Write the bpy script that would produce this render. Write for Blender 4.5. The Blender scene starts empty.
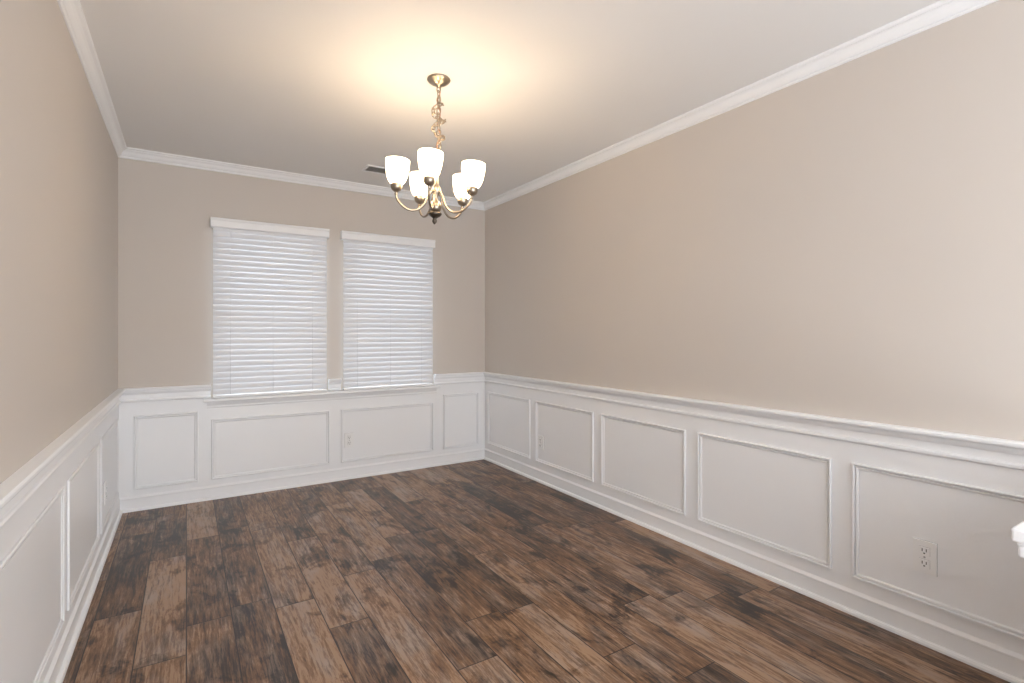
import bpy, bmesh, math
from mathutils import Matrix, Vector

XL, XR, YB, YF, ZC = -0.431, 2.70, 4.81, -1.6, 2.72
CAMH = 1.34
scene = bpy.context.scene
COL = scene.collection

# ------------------------------------------------------------ materials
def new_mat(name):
    m = bpy.data.materials.new(name); m.use_nodes = True
    nt = m.node_tree
    return m, nt, nt.nodes['Principled BSDF']

def paint(name, col, rough=0.6, bump=0.02, scale=220):
    m, nt, b = new_mat(name)
    tc = nt.nodes.new('ShaderNodeTexCoord')
    n = nt.nodes.new('ShaderNodeTexNoise'); n.inputs['Scale'].default_value = scale
    n.inputs['Detail'].default_value = 3
    nt.links.new(tc.outputs['Object'], n.inputs['Vector'])
    n2 = nt.nodes.new('ShaderNodeTexNoise'); n2.inputs['Scale'].default_value = 1.3
    nt.links.new(tc.outputs['Object'], n2.inputs['Vector'])
    mx = nt.nodes.new('ShaderNodeMix'); mx.data_type = 'RGBA'
    mx.inputs[6].default_value = (*[c*0.985 for c in col], 1)
    mx.inputs[7].default_value = (*[min(1, c*1.015) for c in col], 1)
    nt.links.new(n2.outputs['Fac'], mx.inputs[0])
    nt.links.new(mx.outputs[2], b.inputs['Base Color'])
    if bump > 0:
        bp = nt.nodes.new('ShaderNodeBump'); bp.inputs['Strength'].default_value = bump
        bp.inputs['Distance'].default_value = 0.01
        nt.links.new(n.outputs['Fac'], bp.inputs['Height'])
        nt.links.new(bp.outputs['Normal'], b.inputs['Normal'])
    b.inputs['Roughness'].default_value = rough
    return m

M_WALL = paint('wall_paint_greige', (0.62, 0.565, 0.515), 0.75, 0.02)
M_CEIL = paint('ceiling_paint', (0.83, 0.82, 0.81), 0.85, 0.02)
M_TRIM = paint('trim_paint_white', (0.90, 0.905, 0.92), 0.35, 0.0)
M_PLATE = paint('outlet_plastic', (0.90, 0.90, 0.90), 0.3, 0.0)
M_DARK = paint('slot_dark', (0.05, 0.05, 0.05), 0.6, 0.0)
M_SHADOWGAP = paint('outlet_gap', (0.35, 0.35, 0.35), 0.6, 0.0)
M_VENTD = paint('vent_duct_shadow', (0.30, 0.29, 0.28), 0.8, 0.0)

def metal(name, col, rough):
    m, nt, b = new_mat(name)
    b.inputs['Metallic'].default_value = 1.0
    tc = nt.nodes.new('ShaderNodeTexCoord')
    n = nt.nodes.new('ShaderNodeTexNoise'); n.inputs['Scale'].default_value = 60
    nt.links.new(tc.outputs['Object'], n.inputs['Vector'])
    r = nt.nodes.new('ShaderNodeMapRange')
    r.inputs['To Min'].default_value = rough-0.06; r.inputs['To Max'].default_value = rough+0.06
    nt.links.new(n.outputs['Fac'], r.inputs['Value'])
    nt.links.new(r.outputs['Result'], b.inputs['Roughness'])
    b.inputs['Base Color'].default_value = (*col, 1)
    return m
M_METAL = metal('brushed_champagne_nickel', (0.40, 0.34, 0.27), 0.30)
M_DKMET = metal('dark_bronze', (0.12, 0.10, 0.08), 0.35)
M_WIRE = paint('wire_insulation', (0.50, 0.22, 0.12), 0.4, 0.0)

def mat_shade():
    m, nt, b = new_mat('frosted_glass')
    out = nt.nodes['Material Output']
    tr = nt.nodes.new('ShaderNodeBsdfTranslucent'); tr.inputs['Color'].default_value = (0.95, 0.92, 0.86, 1)
    df = nt.nodes.new('ShaderNodeBsdfDiffuse'); df.inputs['Color'].default_value = (0.9, 0.88, 0.84, 1)
    em = nt.nodes.new('ShaderNodeEmission'); em.inputs['Color'].default_value = (1, 0.77, 0.52, 1)
    em.inputs['Strength'].default_value = 4.2
    mx = nt.nodes.new('ShaderNodeMixShader'); mx.inputs[0].default_value = 0.25
    ad = nt.nodes.new('ShaderNodeAddShader')
    nt.links.new(tr.outputs[0], mx.inputs[1]); nt.links.new(df.outputs[0], mx.inputs[2])
    nt.links.new(mx.outputs[0], ad.inputs[0]); nt.links.new(em.outputs[0], ad.inputs[1])
    nt.links.new(ad.outputs[0], out.inputs['Surface'])
    return m
M_SHADE = mat_shade()
def mat_emit(name, col, s):
    m, nt, b = new_mat(name)
    b.inputs['Emission Color'].default_value = (*col, 1)
    b.inputs['Emission Strength'].default_value = s
    b.inputs['Base Color'].default_value = (0.9, 0.9, 0.9, 1)
    return m
M_BULB = mat_emit('bulb_glow', (1, 0.85, 0.6), 5)

def mat_slat():
    m, nt, b = new_mat('blind_slat_white')
    out = nt.nodes['Material Output']
    b.inputs['Base Color'].default_value = (0.79, 0.80, 0.83, 1)
    b.inputs['Roughness'].default_value = 0.5
    tr = nt.nodes.new('ShaderNodeBsdfTranslucent'); tr.inputs['Color'].default_value = (0.9, 0.92, 1.0, 1)
    mx = nt.nodes.new('ShaderNodeMixShader'); mx.inputs[0].default_value = 0.06
    nt.links.new(b.outputs[0], mx.inputs[1]); nt.links.new(tr.outputs[0], mx.inputs[2])
    nt.links.new(mx.outputs[0], out.inputs['Surface'])
    return m
M_SLAT = mat_slat()
def mat_glass():
    m, nt, b = new_mat('window_glass')
    out = nt.nodes['Material Output']
    t = nt.nodes.new('ShaderNodeBsdfTransparent'); t.inputs['Color'].default_value = (0.93, 0.96, 0.97, 1)
    g = nt.nodes.new('ShaderNodeBsdfGlossy'); g.inputs['Roughness'].default_value = 0.02
    mx = nt.nodes.new('ShaderNodeMixShader'); mx.inputs[0].default_value = 0.06
    nt.links.new(t.outputs[0], mx.inputs[1]); nt.links.new(g.outputs[0], mx.inputs[2])
    nt.links.new(mx.outputs[0], out.inputs['Surface'])
    return m
M_GLASS = mat_glass()

def mat_floor():
    m, nt, b = new_mat('wood_plank_floor')
    N = nt.nodes.new; L = nt.links.new
    def math_(op, a, bb=None, c=None):
        n = N('ShaderNodeMath'); n.operation = op
        for i, v in enumerate((a, bb, c)):
            if v is None: continue
            if isinstance(v, (int, float)): n.inputs[i].default_value = v
            else: L(v, n.inputs[i])
        return n.outputs[0]
    W, LEN = 0.182, 1.15
    tc = N('ShaderNodeTexCoord'); sp = N('ShaderNodeSeparateXYZ'); L(tc.outputs['Object'], sp.inputs[0])
    x, y = sp.outputs[0], sp.outputs[1]
    xs = math_('DIVIDE', x, W); row = math_('FLOOR', xs); fx = math_('FRACT', xs)
    wn = N('ShaderNodeTexWhiteNoise'); wn.noise_dimensions = '1D'; L(row, wn.inputs['W'])
    ys = math_('ADD', math_('DIVIDE', y, LEN), wn.outputs['Value'])
    ys = math_('ADD', ys, math_('MULTIPLY', row, 0.37))
    col = math_('FLOOR', ys); fy = math_('FRACT', ys)
    cb = N('ShaderNodeCombineXYZ'); L(row, cb.inputs[0]); L(col, cb.inputs[1])
    wn2 = N('ShaderNodeTexWhiteNoise'); wn2.noise_dimensions = '3D'; L(cb.outputs[0], wn2.inputs['Vector'])
    rnd = wn2.outputs['Value']
    def noise(sx, sy, detail, rough, dist=0.0, zoff=0.0):
        c = N('ShaderNodeCombineXYZ')
        L(math_('MULTIPLY', x, sx), c.inputs[0]); L(math_('MULTIPLY', y, sy), c.inputs[1])
        L(math_('ADD', math_('MULTIPLY', rnd, 57.0), zoff), c.inputs[2])
        n = N('ShaderNodeTexNoise'); n.inputs['Scale'].default_value = 1
        n.inputs['Detail'].default_value = detail; n.inputs['Roughness'].default_value = rough
        n.inputs['Distortion'].default_value = dist
        L(c.outputs[0], n.inputs['Vector']); return n.outputs['Fac']
    blot = noise(7, 3.2, 5, 0.66, 0.4)
    grain = noise(38, 3.2, 6, 0.72, 0.7)
    fine = noise(95, 7, 5, 0.78, 0.2)
    tan = noise(9, 2.2, 4, 0.7, 0.4, 13.0)
    smg = noise(5.5, 3.2, 6, 0.66, 0.5, 31.0)
    v = math_('MULTIPLY', math_('SUBTRACT', rnd, 0.5), 0.56)
    v = math_('ADD', v, math_('MULTIPLY', math_('SUBTRACT', blot, 0.5), 1.2))
    v = math_('ADD', v, math_('MULTIPLY', math_('SUBTRACT', grain, 0.5), 2.0))
    v = math_('ADD', v, math_('MULTIPLY', math_('SUBTRACT', fine, 0.5), 1.9))
    v = math_('ADD', v, 0.66)
    sg = N('ShaderNodeMapRange'); L(smg, sg.inputs['Value'])
    sg.inputs['From Min'].default_value = 0.54; sg.inputs['From Max'].default_value = 0.63
    sg.inputs['To Min'].default_value = 0.0; sg.inputs['To Max'].default_value = 0.46
    v = math_('SUBTRACT', v, sg.outputs[0])
    cr = N('ShaderNodeValToRGB'); L(v, cr.inputs[0])
    e = cr.color_ramp.elements
    e[0].position = 0.0; e[0].color = (0.018, 0.012, 0.009, 1)
    e[1].position = 1.0; e[1].color = (0.35, 0.23, 0.155, 1)
    for p, c in ((0.25, (0.048, 0.028, 0.018, 1)), (0.5, (0.130, 0.070, 0.040, 1)), (0.75, (0.215, 0.124, 0.074, 1))):
        q = e.new(p); q.color = c
    mt = N('ShaderNodeMapRange'); L(tan, mt.inputs['Value'])
    mt.inputs['From Min'].default_value = 0.46; mt.inputs['From Max'].default_value = 0.64
    mt.inputs['To Min'].default_value = 0.0; mt.inputs['To Max'].default_value = 0.38
    hs = N('ShaderNodeHueSaturation'); L(cr.outputs[0], hs.inputs['Color'])
    L(math_('SUBTRACT', 1.12, mt.outputs[0]), hs.inputs['Saturation'])
    ex = math_('MINIMUM', fx, math_('SUBTRACT', 1.0, fx)); ex = math_('MULTIPLY', ex, W)
    ey = math_('MINIMUM', fy, math_('SUBTRACT', 1.0, fy)); ey = math_('MULTIPLY', ey, LEN)
    ed = math_('MINIMUM', ex, ey)
    sm = N('ShaderNodeMapRange'); L(ed, sm.inputs['Value'])
    sm.inputs['From Min'].default_value = 0.0014; sm.inputs['From Max'].default_value = 0.0032
    mx = N('ShaderNodeMix'); mx.data_type = 'RGBA'
    mx.inputs[6].default_value = (0.016, 0.010, 0.008, 1)
    L(sm.outputs[0], mx.inputs[0]); L(hs.outputs[0], mx.inputs[7])
    L(mx.outputs[2], b.inputs['Base Color'])
    rr = N('ShaderNodeMapRange'); L(grain, rr.inputs['Value'])
    rr.inputs['To Min'].default_value = 0.28; rr.inputs['To Max'].default_value = 0.46
    L(rr.outputs[0], b.inputs['Roughness'])
    b.inputs['Specular IOR Level'].default_value = 0.42
    h = math_('ADD', math_('MULTIPLY', grain, 0.3), sm.outputs[0])
    bp = N('ShaderNodeBump'); bp.inputs['Strength'].default_value = 0.2; bp.inputs['Distance'].default_value = 0.002
    L(h, bp.inputs['Height']); L(bp.outputs['Normal'], b.inputs['Normal'])
    return m
M_FLOOR = mat_floor()

# ------------------------------------------------------------ mesh helpers
class MB:
    def __init__(s): s.v = []; s.f = []; s.m = []; s.sm = []
    def add(s, verts, faces, mi=0, smooth=False):
        o = len(s.v); s.v += [tuple(v) for v in verts]
        for f in faces:
            s.f.append([i+o for i in f]); s.m.append(mi); s.sm.append(smooth)
    def box(s, x0, x1, y0, y1, z0, z1, mi=0):
        v = [(x0,y0,z0),(x1,y0,z0),(x1,y1,z0),(x0,y1,z0),(x0,y0,z1),(x1,y0,z1),(x1,y1,z1),(x0,y1,z1)]
        s.add(v, [(0,3,2,1),(4,5,6,7),(0,1,5,4),(1,2,6,5),(2,3,7,6),(3,0,4,7)], mi)
    def lathe(s, prof, mat=Matrix(), mi=0, seg=32, smooth=True, cap=True):
        vs = []; n = len(prof)
        for r, z in prof:
            for k in range(seg):
                a = 2*math.pi*k/seg
                vs.append(mat @ Vector((r*math.cos(a), r*math.sin(a), z)))
        fs = []
        for i in range(n-1):
            for k in range(seg):
                k2 = (k+1) % seg
                fs.append((i*seg+k, i*seg+k2, (i+1)*seg+k2, (i+1)*seg+k))
        s.add(vs, fs, mi, smooth)
        if cap:
            o = len(s.v)-len(vs)
            for i in (0, n-1):
                if prof[i][0] > 1e-5:
                    s.f.append([o+i*seg+k for k in range(seg)]); s.m.append(mi); s.sm.append(False)
    def tube(s, pts, r, mi=0, seg=10, closed=False):
        pts = [Vector(p) for p in pts]; n = len(pts)
        vs = []; fs = []
        up = None
        for i, p in enumerate(pts):
            if closed: t = pts[(i+1) % n]-pts[i-1]
            else: t = pts[min(i+1, n-1)]-pts[max(i-1, 0)]
            t.normalize()
            if up is None:
                up = Vector((0,0,1)) if abs(t.z) < 0.9 else Vector((1,0,0))
            a = up - t*up.dot(t); a.normalize(); up = a
            b2 = t.cross(a)
            rr = r(i/(n-1)) if callable(r) else r
            for k in range(seg):
                an = 2*math.pi*k/seg
                vs.append(p + a*rr*math.cos(an) + b2*rr*math.sin(an))
        m_ = n if closed else n-1
        for i in range(m_):
            j = (i+1) % n
            for k in range(seg):
                k2 = (k+1) % seg
                fs.append((i*seg+k, i*seg+k2, j*seg+k2, j*seg+k))
        if not closed:
            fs.append(tuple(range(seg))); fs.append(tuple((n-1)*seg+k for k in range(seg)))
        s.add(vs, fs, mi, True)
    def obj(s, name, mats, parent=None, bevel=0):
        me = bpy.data.meshes.new(name); me.from_pydata(s.v, [], s.f); me.update()
        for m in mats: me.materials.append(m)
        for p, mi, sm in zip(me.polygons, s.m, s.sm): p.material_index = mi; p.use_smooth = sm
        bm = bmesh.new(); bm.from_mesh(me); bmesh.ops.recalc_face_normals(bm, faces=bm.faces)
        bm.to_mesh(me); bm.free()
        o = bpy.data.objects.new(name, me); COL.objects.link(o)
        if parent: o.parent = parent
        if bevel:
            md = o.modifiers.new('bevel', 'BEVEL'); md.width = bevel; md.segments = 2; md.limit_method = 'ANGLE'
        return o

def P(wall, s_, d, z):
    if wall == 'left': return (XL+d, s_, z)
    if wall == 'right': return (XR-d, s_, z)
    return (s_, YB-d, z)

def mold(mb, wall, a, b, z0, prof, ma=False, mbm=False):
    n = len(prof)
    va = [P(wall, a+(d if ma else 0), d, z0+z) for d, z in prof]
    vb = [P(wall, b-(d if mbm else 0), d, z0+z) for d, z in prof]
    fs = [(i, (i+1) % n, n+(i+1) % n, n+i) for i in range(n)]
    fs.append(tuple(range(n))); fs.append(tuple(range(n, 2*n)))
    mb.add(va+vb, fs)

FRAME = [(0, 0), (0, .009), (.003, .014), (.008, .014), (.0110, .010), (.0115, -.0005), (.0165, -.0005), (.017, .008), (.023, .007), (.027, .003), (.027, 0)]
def frame(mb, wall, s0, s1, z0, z1, base=0.006, k=1.0):
    vs = []
    n = len(FRAME)
    for (cs, cz, ds, dz) in ((s0, z0, 1, 1), (s1, z0, -1, 1), (s1, z1, -1, -1), (s0, z1, 1, -1)):
        for w, p in FRAME:
            vs.append(P(wall, cs+ds*w, base+p*k+.001, cz+dz*w))
    fs = []
    for c in range(4):
        d = (c+1) % 4
        for i in range(n-1):
            fs.append((c*n+i, c*n+i+1, d*n+i+1, d*n+i))
    mb.add(vs, fs)

# ------------------------------------------------------------ room shell
b = MB(); b.box(XL-0.12, XR+0.12, YF, YB+0.12, -0.1, 0); b.obj('floor', [M_FLOOR])
b = MB(); b.box(XL-0.12, XR+0.12, YF, YB+0.12, ZC, ZC+0.1); b.obj('ceiling', [M_CEIL])
b = MB(); b.box(XL-0.12, XL, YF, YB+0.12, 0, ZC); b.obj('wall_left', [M_WALL])
b = MB(); b.box(XR, XR+0.12, YF, YB+0.12, 0, ZC); b.obj('wall_right', [M_WALL])
WIN = [(0.205, 1.040), (1.230, 2.060)]
WZ0, WZ1 = 0.815, 2.215
b = MB()
b.box(XL, XR, YB, YB+0.12, 0, WZ0); b.box(XL, XR, YB, YB+0.12, WZ1, ZC)
for x0, x1 in ((XL, WIN[0][0]), (WIN[0][1], WIN[1][0]), (WIN[1][1], XR)):
    b.box(x0, x1, YB, YB+0.12, WZ0, WZ1)
b.obj('wall_back', [M_WALL])

# wainscot field + chair rail + crown + base
RZ = 0.819
WS = 0.006
tn = [0]
def trim(b, bev=0):
    tn[0] += 1
    return b.obj('trim_%d' % tn[0], [M_TRIM], bevel=bev)
RAIL = [(0,0),(.014,0),(.020,.004),(.021,.014),(.016,.019),(.009,.021),(.009,.056),(.020,.059),(.026,.070),(.028,.078),(.026,.083),(.045,.086),(.048,.092),(.048,.101),(.043,.107),(0,.107)]
CROWN = [(0,0),(0,-.10),(.010,-.10),(.016,-.094),(.016,-.086),(.010,-.082),(.022,-.076),(.034,-.062),(.044,-.044),(.056,-.032),(.066,-.028),(.060,-.022),(.072,-.018),(.078,-.012),(.078,0)]
CROWN = [(d*.72, z*.72) for d, z in CROWN]
BASE = [(0,0),(.030,0),(.029,.010),(.024,.018),(.013,.021),(.013,.088),(.016,.091),(.016,.098),(.010,.106),(.006,.112),(0,.112)]
for wall, a, e, ma, mb2 in (('left', YF, YB, False, True), ('right', YF, YB, False, True), ('back', XL, XR, True, True)):
    if wall == 'right': a = 0.375
    b = MB()
    mold(b, wall, a, e, 0.0, [(0,0),(WS,0),(WS,RZ-0.002),(0,RZ-0.002)], ma, mb2); trim(b)
    b = MB(); mold(b, wall, a, e, 0.0, BASE, ma, mb2); b.obj('baseboard_'+wall, [M_TRIM])
    b = MB(); mold(b, wall, YF if wall == 'right' else a, e, ZC, CROWN, ma, mb2); trim(b)
    b = MB()
    if wall != 'back': mold(b, wall, a, e, RZ, RAIL, ma, mb2)
    else:
        mold(b, wall, XL, 0.165, RZ, RAIL, True, False)
        mold(b, wall, 1.080, 1.190, RZ, RAIL)
        mold(b, wall, 2.105, XR, RZ, RAIL, False, True)
    trim(b)

# panel frames
b = MB()
for s0, s1, z1 in ((-.335, .080, .715), (.170, 1.090, .642), (1.190, 2.098, .642), (2.205, 2.615, .715)):
    frame(b, 'back', s0, s1, .158, z1)
trim(b)
b = MB()
y = 4.725
while y > 0.5:
    frame(b, 'right', y-.785, y, .175, .722); y -= .8785
trim(b)
b = MB()
y = 4.70
while y > -1.0:
    frame(b, 'left', y-.885, y, .17, .72, k=.6); y -= .985
trim(b)

# window stool + apron
b = MB()
mold(b, 'back', .115, 2.155, .775, [(0,.012),(.050,.012),(.056,.018),(.056,.034),(.050,.040),(0,.040)])
mold(b, 'back', .140, 2.130, .735, [(0,0),(.012,0),(.016,.006),(.016,.02),(.026,.040),(.030,.052),(0,.052)])
trim(b)

# ------------------------------------------------------------ windows and blinds
for i, (x0, x1) in enumerate(WIN):
    b = MB()
    yy0, yy1 = YB+0.045, YB+0.105
    b.box(x0, x0+.04, yy0, yy1, WZ0, WZ1); b.box(x1-.04, x1, yy0, yy1, WZ0, WZ1)
    b.box(x0+.04, x1-.04, yy0, yy1, WZ0, WZ0+.05); b.box(x0+.04, x1-.04, yy0, yy1, WZ1-.04, WZ1)
    zm = 1.50
    b.box(x0+.04, x1-.04, yy0, yy1-.01, zm-.025, zm+.025)
    b.box(x0, x0+.008, YB+0.001, yy0, WZ0, WZ1); b.box(x1-.008, x1, YB+0.001, yy0, WZ0, WZ1)
    b.box(x0+.04, x1-.04, YB+.078, YB+.082, WZ0+.05, zm-.025, 1)
    b.box(x0+.04, x1-.04, YB+.078, YB+.082, zm+.025, WZ1-.04, 1)
    b.obj('window_%d' % (i+1), [M_TRIM, M_GLASS])

    bl = bpy.data.objects.new('window_blind', None); COL.objects.link(bl)
    bx0, bx1 = x0-.025, x1+.020
    bl.location = ((bx0+bx1)/2, YB, WZ1)
    def loc(o): o.location = (-bl.location.x, -bl.location.y, -bl.location.z); return o
    b = MB()
    vp = [(0,0),(.058,0),(.062,.006),(.062,.052),(.068,.060),(.068,.072),(.062,.076),(0,.076)]
    mold(b, 'back', bx0-.017, bx1+.017, 2.19, vp)
    loc(b.obj('valance', [M_TRIM], bl))
    b = MB(); pitch = 0.0455; z = 0.868; tilt = math.radians(75); hw = .0262
    yc = YB-.034
    while z < 2.19:
        vs = []; K = 6
        for sx in (bx0, bx1):
            for t_ in (0, 1):
                for k in range(K+1):
                    u = -1+2*k/K
                    c = 0.0030*(1-u*u) + t_*0.0022
                    dy = hw*u*math.cos(tilt) - c*math.sin(tilt)
                    dz = hw*u*math.sin(tilt) + c*math.cos(tilt)
                    vs.append((sx, yc+dy, z+dz))
        q = K+1; fs = []
        for t_ in (0, 1):
            for k in range(K):
                fs.append((t_*q+k, t_*q+k+1, 2*q+t_*q+k+1, 2*q+t_*q+k))
        fs.append((0, q, 3*q, 2*q)); fs.append((K, q+K, 3*q+K, 2*q+K))
        for s_ in (0, 2*q):
            for k in range(K): fs.append((s_+k, s_+k+1, s_+q+k+1, s_+q+k))
        b.add(vs, fs, 0, False)
        z += pitch
    loc(b.obj('slats', [M_SLAT], bl))
    b = MB(); b.box(bx0, bx1, yc-.024, yc+.024, .818, .838)
    loc(b.obj('bottom_rail', [M_TRIM], bl, 0.003))
    b = MB()
    for fx in (.14, .5, .86):
        xx = bx0+(bx1-bx0)*fx
        b.tube([(xx, yc-.0165, .83), (xx, yc-.0165, 1.5), (xx, yc-.0165, 2.19)], .0010, 0, 6)
    loc(b.obj('ladder_cords', [M_SLAT], bl))

# ------------------------------------------------------------ outlets
def outlet(wall, s_, z, k=1.0):
    b = MB()
    w, h = .037*k, .062*k
    base = WS
    def bx(s0, s1, z0, z1, d0, d1, mi):
        p0 = P(wall, s0, d0, z0); p1 = P(wall, s1, d1, z1)
        b.box(min(p0[0],p1[0]), max(p0[0],p1[0]), min(p0[1],p1[1]), max(p0[1],p1[1]), z0, z1, mi)
    bx(s_-w-.0012, s_+w+.0012, z-h-.0012, z+h+.0012, base, base+.0008, 2)
    bx(s_-w, s_+w, z-h, z+h, base+.0008, base+.008, 0)
    for cz in (-.024*k, .024*k):
        bx(s_-.0175*k, s_+.0175*k, z+cz-.0165*k, z+cz+.0165*k, base+.008, base+.0084, 2)
        bx(s_-.0165*k, s_+.0165*k, z+cz-.0155*k, z+cz+.0155*k, base+.0084, base+.0115, 0)
        for q in (-.0065*k, .0065*k):
            bx(s_+q-.0015*k, s_+q+.0015*k, z+cz-.002*k, z+cz+.009*k, base+.0115, base+.012, 1)
        bx(s_-.0028*k, s_+.0028*k, z+cz-.011*k, z+cz-.006*k, base+.0115, base+.012, 1)
    bx(s_-.003*k, s_+.003*k, z-.003*k, z+.003*k, base+.008, base+.0095, 2)
    b.obj('electrical_outlet', [M_PLATE, M_DARK, M_SHADOWGAP])
outlet('right', .925, .375, 1.12)
outlet('right', 3.77, .355, 1.05)
outlet('back', 1.264, .355, 1.05)
outlet('left', 4.0, .36, 1.05)

# ------------------------------------------------------------ ceiling vent
b = MB()
vx, vy, vw, vd = 1.395, 4.28, .14, .085
z1 = ZC
b.box(vx-vw, vx+vw, vy-vd, vy-vd+.018, z1-.008, z1); b.box(vx-vw, vx+vw, vy+vd-.018, vy+vd, z1-.008, z1)
b.box(vx-vw, vx-vw+.018, vy-vd+.018, vy+vd-.018, z1-.008, z1); b.box(vx+vw-.018, vx+vw, vy-vd+.018, vy+vd-.018, z1-.008, z1)
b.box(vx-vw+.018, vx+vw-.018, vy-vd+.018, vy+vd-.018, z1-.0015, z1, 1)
for k in range(7):
    yk = vy-vd+.024+k*.0185
    b.add([(vx-vw+.018, yk, z1-.008), (vx+vw-.018, yk, z1-.008), (vx+vw-.018, yk+.012, z1-.002), (vx-vw+.018, yk+.012, z1-.002)], [(0,1,2,3)])
b.obj('ceiling_vent', [M_TRIM, M_VENTD])

# ------------------------------------------------------------ half wall with moulded cap (edge of room opening)
b = MB()
hx, hy0, hy1 = 1.70, .18, .345
b.box(hx, XR, hy0, hy1, 0, .83)
def ring(o, z0, z1): b.box(hx-o, XR, hy0-o, hy1+o, z0, z1)
ring(.012, .69, .705); ring(.026, .745, .770); ring(.036, .785, .812); ring(.044, .812, .840); ring(.054, .848, .880); ring(.046,.838,.848)
ring(.014, 0, .11)
b.obj('half_wall', [M_TRIM], bevel=.005)

# ------------------------------------------------------------ chandelier
CX, CY = 1.160, 2.58
ch = bpy.data.objects.new('chandelier', None); COL.objects.link(ch); ch.location = (CX, CY, ZC)
yaw = math.radians(32.3)
fwd = Vector((math.sin(yaw), math.cos(yaw), 0)); rgt = Vector((math.cos(yaw), -math.sin(yaw), 0))
b = MB()
b.lathe([(.0,0),(.062,0),(.064,-.006),(.060,-.012),(.052,-.015),(.048,-.022),(.030,-.030),(.012,-.034),(.010,-.045),(.0,-.046)])
b.obj('canopy', [M_METAL], ch)
b = MB()
def link(c, tdir, roll, L_=.020, W_=.0115, r=.0031):
    t = Vector(tdir).normalized()
    ref = rgt if abs(t.dot(rgt)) < .9 else fwd
    a = (ref - t*ref.dot(t)).normalized()
    a = Matrix.Rotation(roll, 3, t) @ a
    pts = []
    for k in range(24):
        an = 2*math.pi*k/24
        c1, s1 = math.cos(an), math.sin(an)
        pts.append(Vector(c) + t*L_*(abs(s1)**.8)*(1 if s1 > 0 else -1) + a*W_*c1)
    b.tube(pts, r, 0, 8, True)
def chain(pts, pitch, roll0=.4):
    acc = pitch; k = 0
    for i in range(1, len(pts)):
        acc += (pts[i]-pts[i-1]).length
        if acc >= pitch:
            link(pts[i], pts[i]-pts[i-1], roll0+(k % 2)*math.pi/2); acc = 0; k += 1
# load-bearing strand, and surplus chain wound down around it
chain([Vector((0, 0, -.050-.0016*t)) for t in range(200)], .030)
sl = []
for i in range(600):
    t = i/599
    amp = .030*min(1, t*5, (1-t)*5)
    sl.append(rgt*(amp*math.sin(t*math.pi*5.2)) + fwd*(amp*math.cos(t*math.pi*5.2)) + Vector((0, 0, -.110-.245*t)))
chain(sl, .029, .9)
b.obj('chain', [M_METAL], ch)
b = MB()
b.tube([rgt*(.009*math.sin(t*.45)) + fwd*(.007*math.cos(t*.6)) + Vector((0,0,-.04-.0085*t)) for t in range(40)], .0022, 0, 6)
b.obj('wire', [M_WIRE], ch)

piv = Vector((0, 0, -.36))
T = Matrix.Translation(piv) @ Matrix.Rotation(math.radians(3.2), 4, fwd) @ Matrix.Translation(-piv)
b = MB()
b.lathe([(0,-.375),(.008,-.378),(.010,-.388),(.006,-.395),(.011,-.405),(.019,-.415),(.022,-.428),(.017,-.440),(.009,-.448),(.008,-.49),(.014,-.500),(.016,-.508),(.014,-.516),(.008,-.525),(.009,-.57),(.015,-.58),(.024,-.595),(.026,-.61),(.019,-.625),(.011,-.64),(.011,-.66),(.022,-.668),(.032,-.682),(.035,-.70),(.030,-.715),(.020,-.722)], T)
b.tube([T @ (Vector((0,0,-.362)) + rgt*.013*math.cos(a*math.pi/10) + Vector((0,0,.015*math.sin(a*math.pi/10)))) for a in range(20)], .0028, 0, 8, True)
b.obj('column', [M_METAL], ch)
b = MB()
b.lathe([(.018,-.720),(.036,-.726),(.038,-.735),(.028,-.746),(.015,-.754),(.009,-.760),(.013,-.768),(.013,-.776),(.006,-.786),(0,-.792)], T)
b.obj('finial', [M_DKMET], ch)
def crom(pts, n=8):
    out = []
    for i in range(len(pts)-1):
        p0 = pts[max(i-1, 0)]; p1 = pts[i]; p2 = pts[i+1]; p3 = pts[min(i+2, len(pts)-1)]
        for k in range(n):
            t = k/n
            out.append(tuple(.5*((2*p1[j])+(-p0[j]+p2[j])*t+(2*p0[j]-5*p1[j]+4*p2[j]-p3[j])*t*t+(-p0[j]+3*p1[j]-3*p2[j]+p3[j])*t**3) for j in range(2)))
    out.append(pts[-1]); return out
arms = MB(); cups = MB(); shades = MB(); bulbs = MB()
R = .212
prof = crom([(.014,-.600),(.038,-.635),(.062,-.690),(.100,-.724),(.148,-.726),(.188,-.700),(.210,-.668),(R,-.650)])
lights = []
D = -.010
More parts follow.
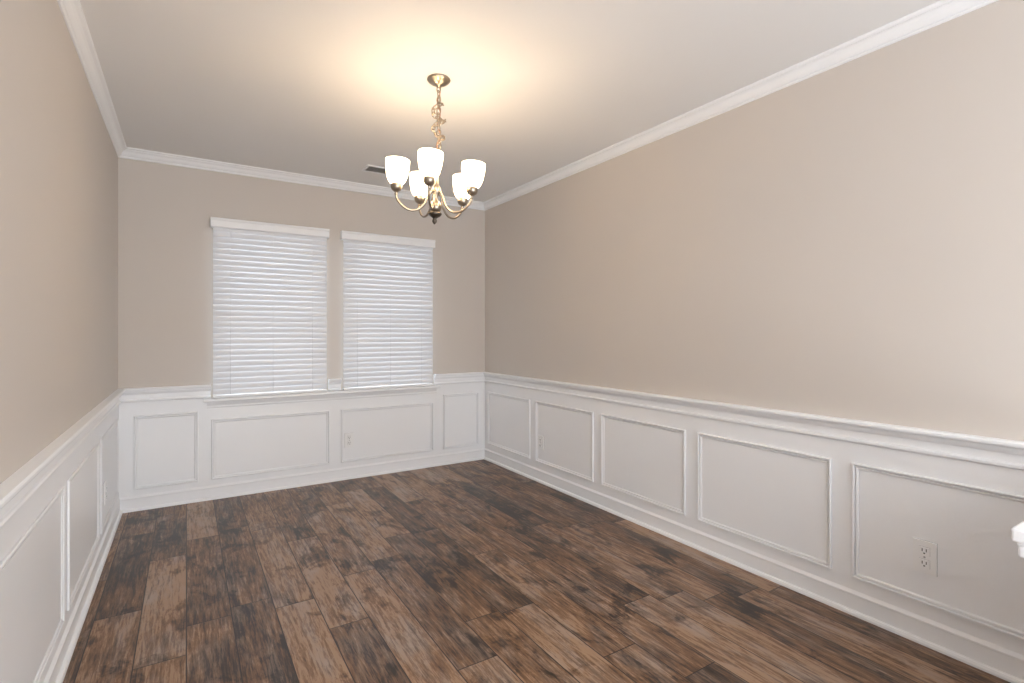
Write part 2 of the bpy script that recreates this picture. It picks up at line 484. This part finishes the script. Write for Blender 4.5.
for j in range(5):
    ang = math.radians(-1 + 72*j)
    d = (-fwd)*math.cos(ang) + rgt*math.sin(ang)
    arms.tube([T @ (d*r + Vector((0,0,z))) for r, z in prof], .0060, 0, 10)
    A = T @ Matrix.Translation(d*R + Vector((0, 0, D)))
    cups.lathe([(0,-.650),(.007,-.647),(.009,-.640),(.007,-.634),(.012,-.630),(.024,-.622),(.030,-.608),(.031,-.592),(.028,-.588),(.012,-.590),(0,-.59)], A)
    cups.lathe([(0,-.588),(.012,-.588),(.012,-.560),(0,-.560)], A)
    outer = [(.026,-.590),(.037,-.584),(.048,-.566),(.056,-.538),(.061,-.508),(.063,-.480),(.063,-.462)]
    inner = [(r-.0035, z) for r, z in reversed(outer)]
    shades.lathe(outer+inner, A, cap=False)
    bulbs.lathe([(0,-.562),(.012,-.560),(.016,-.548),(.023,-.530),(.025,-.515),(.020,-.502),(.010,-.495),(0,-.493)], A)
    lights.append(A @ Vector((0,0,-.475)))
arms.obj('arms', [M_METAL], ch); cups.obj('cups', [M_METAL], ch)
shades.obj('glass_shades', [M_SHADE], ch)
bulbs.obj('bulbs', [M_BULB], ch)
for j, p in enumerate(lights):
    ld = bpy.data.lights.new('bulb_light', 'POINT'); ld.energy = 1.5; ld.color = (1, .74, .48); ld.shadow_soft_size = .02
    lo = bpy.data.objects.new('bulb_light_%d' % (j+1), ld); COL.objects.link(lo); lo.parent = ch; lo.location = p

# ------------------------------------------------------------ world
w = bpy.data.worlds.new('World'); scene.world = w; w.use_nodes = True
bg = w.node_tree.nodes['Background']; bg.inputs['Color'].default_value = (.925, .96, 1.0, 1); bg.inputs['Strength'].default_value = 4.9

# ------------------------------------------------------------ camera
cd = bpy.data.cameras.new('camera'); cd.lens = 36*515/1024; cd.sensor_width = 36; cd.clip_start = .05
cd.shift_y = -8.5/1024
co = bpy.data.objects.new('camera', cd); COL.objects.link(co)
co.location = (0, 0, CAMH); co.rotation_euler = (math.radians(90), 0, -yaw)
scene.camera = co
scene.view_settings.view_transform = 'Standard'
scene.view_settings.look = 'None'
scene.view_settings.gamma = 1.05
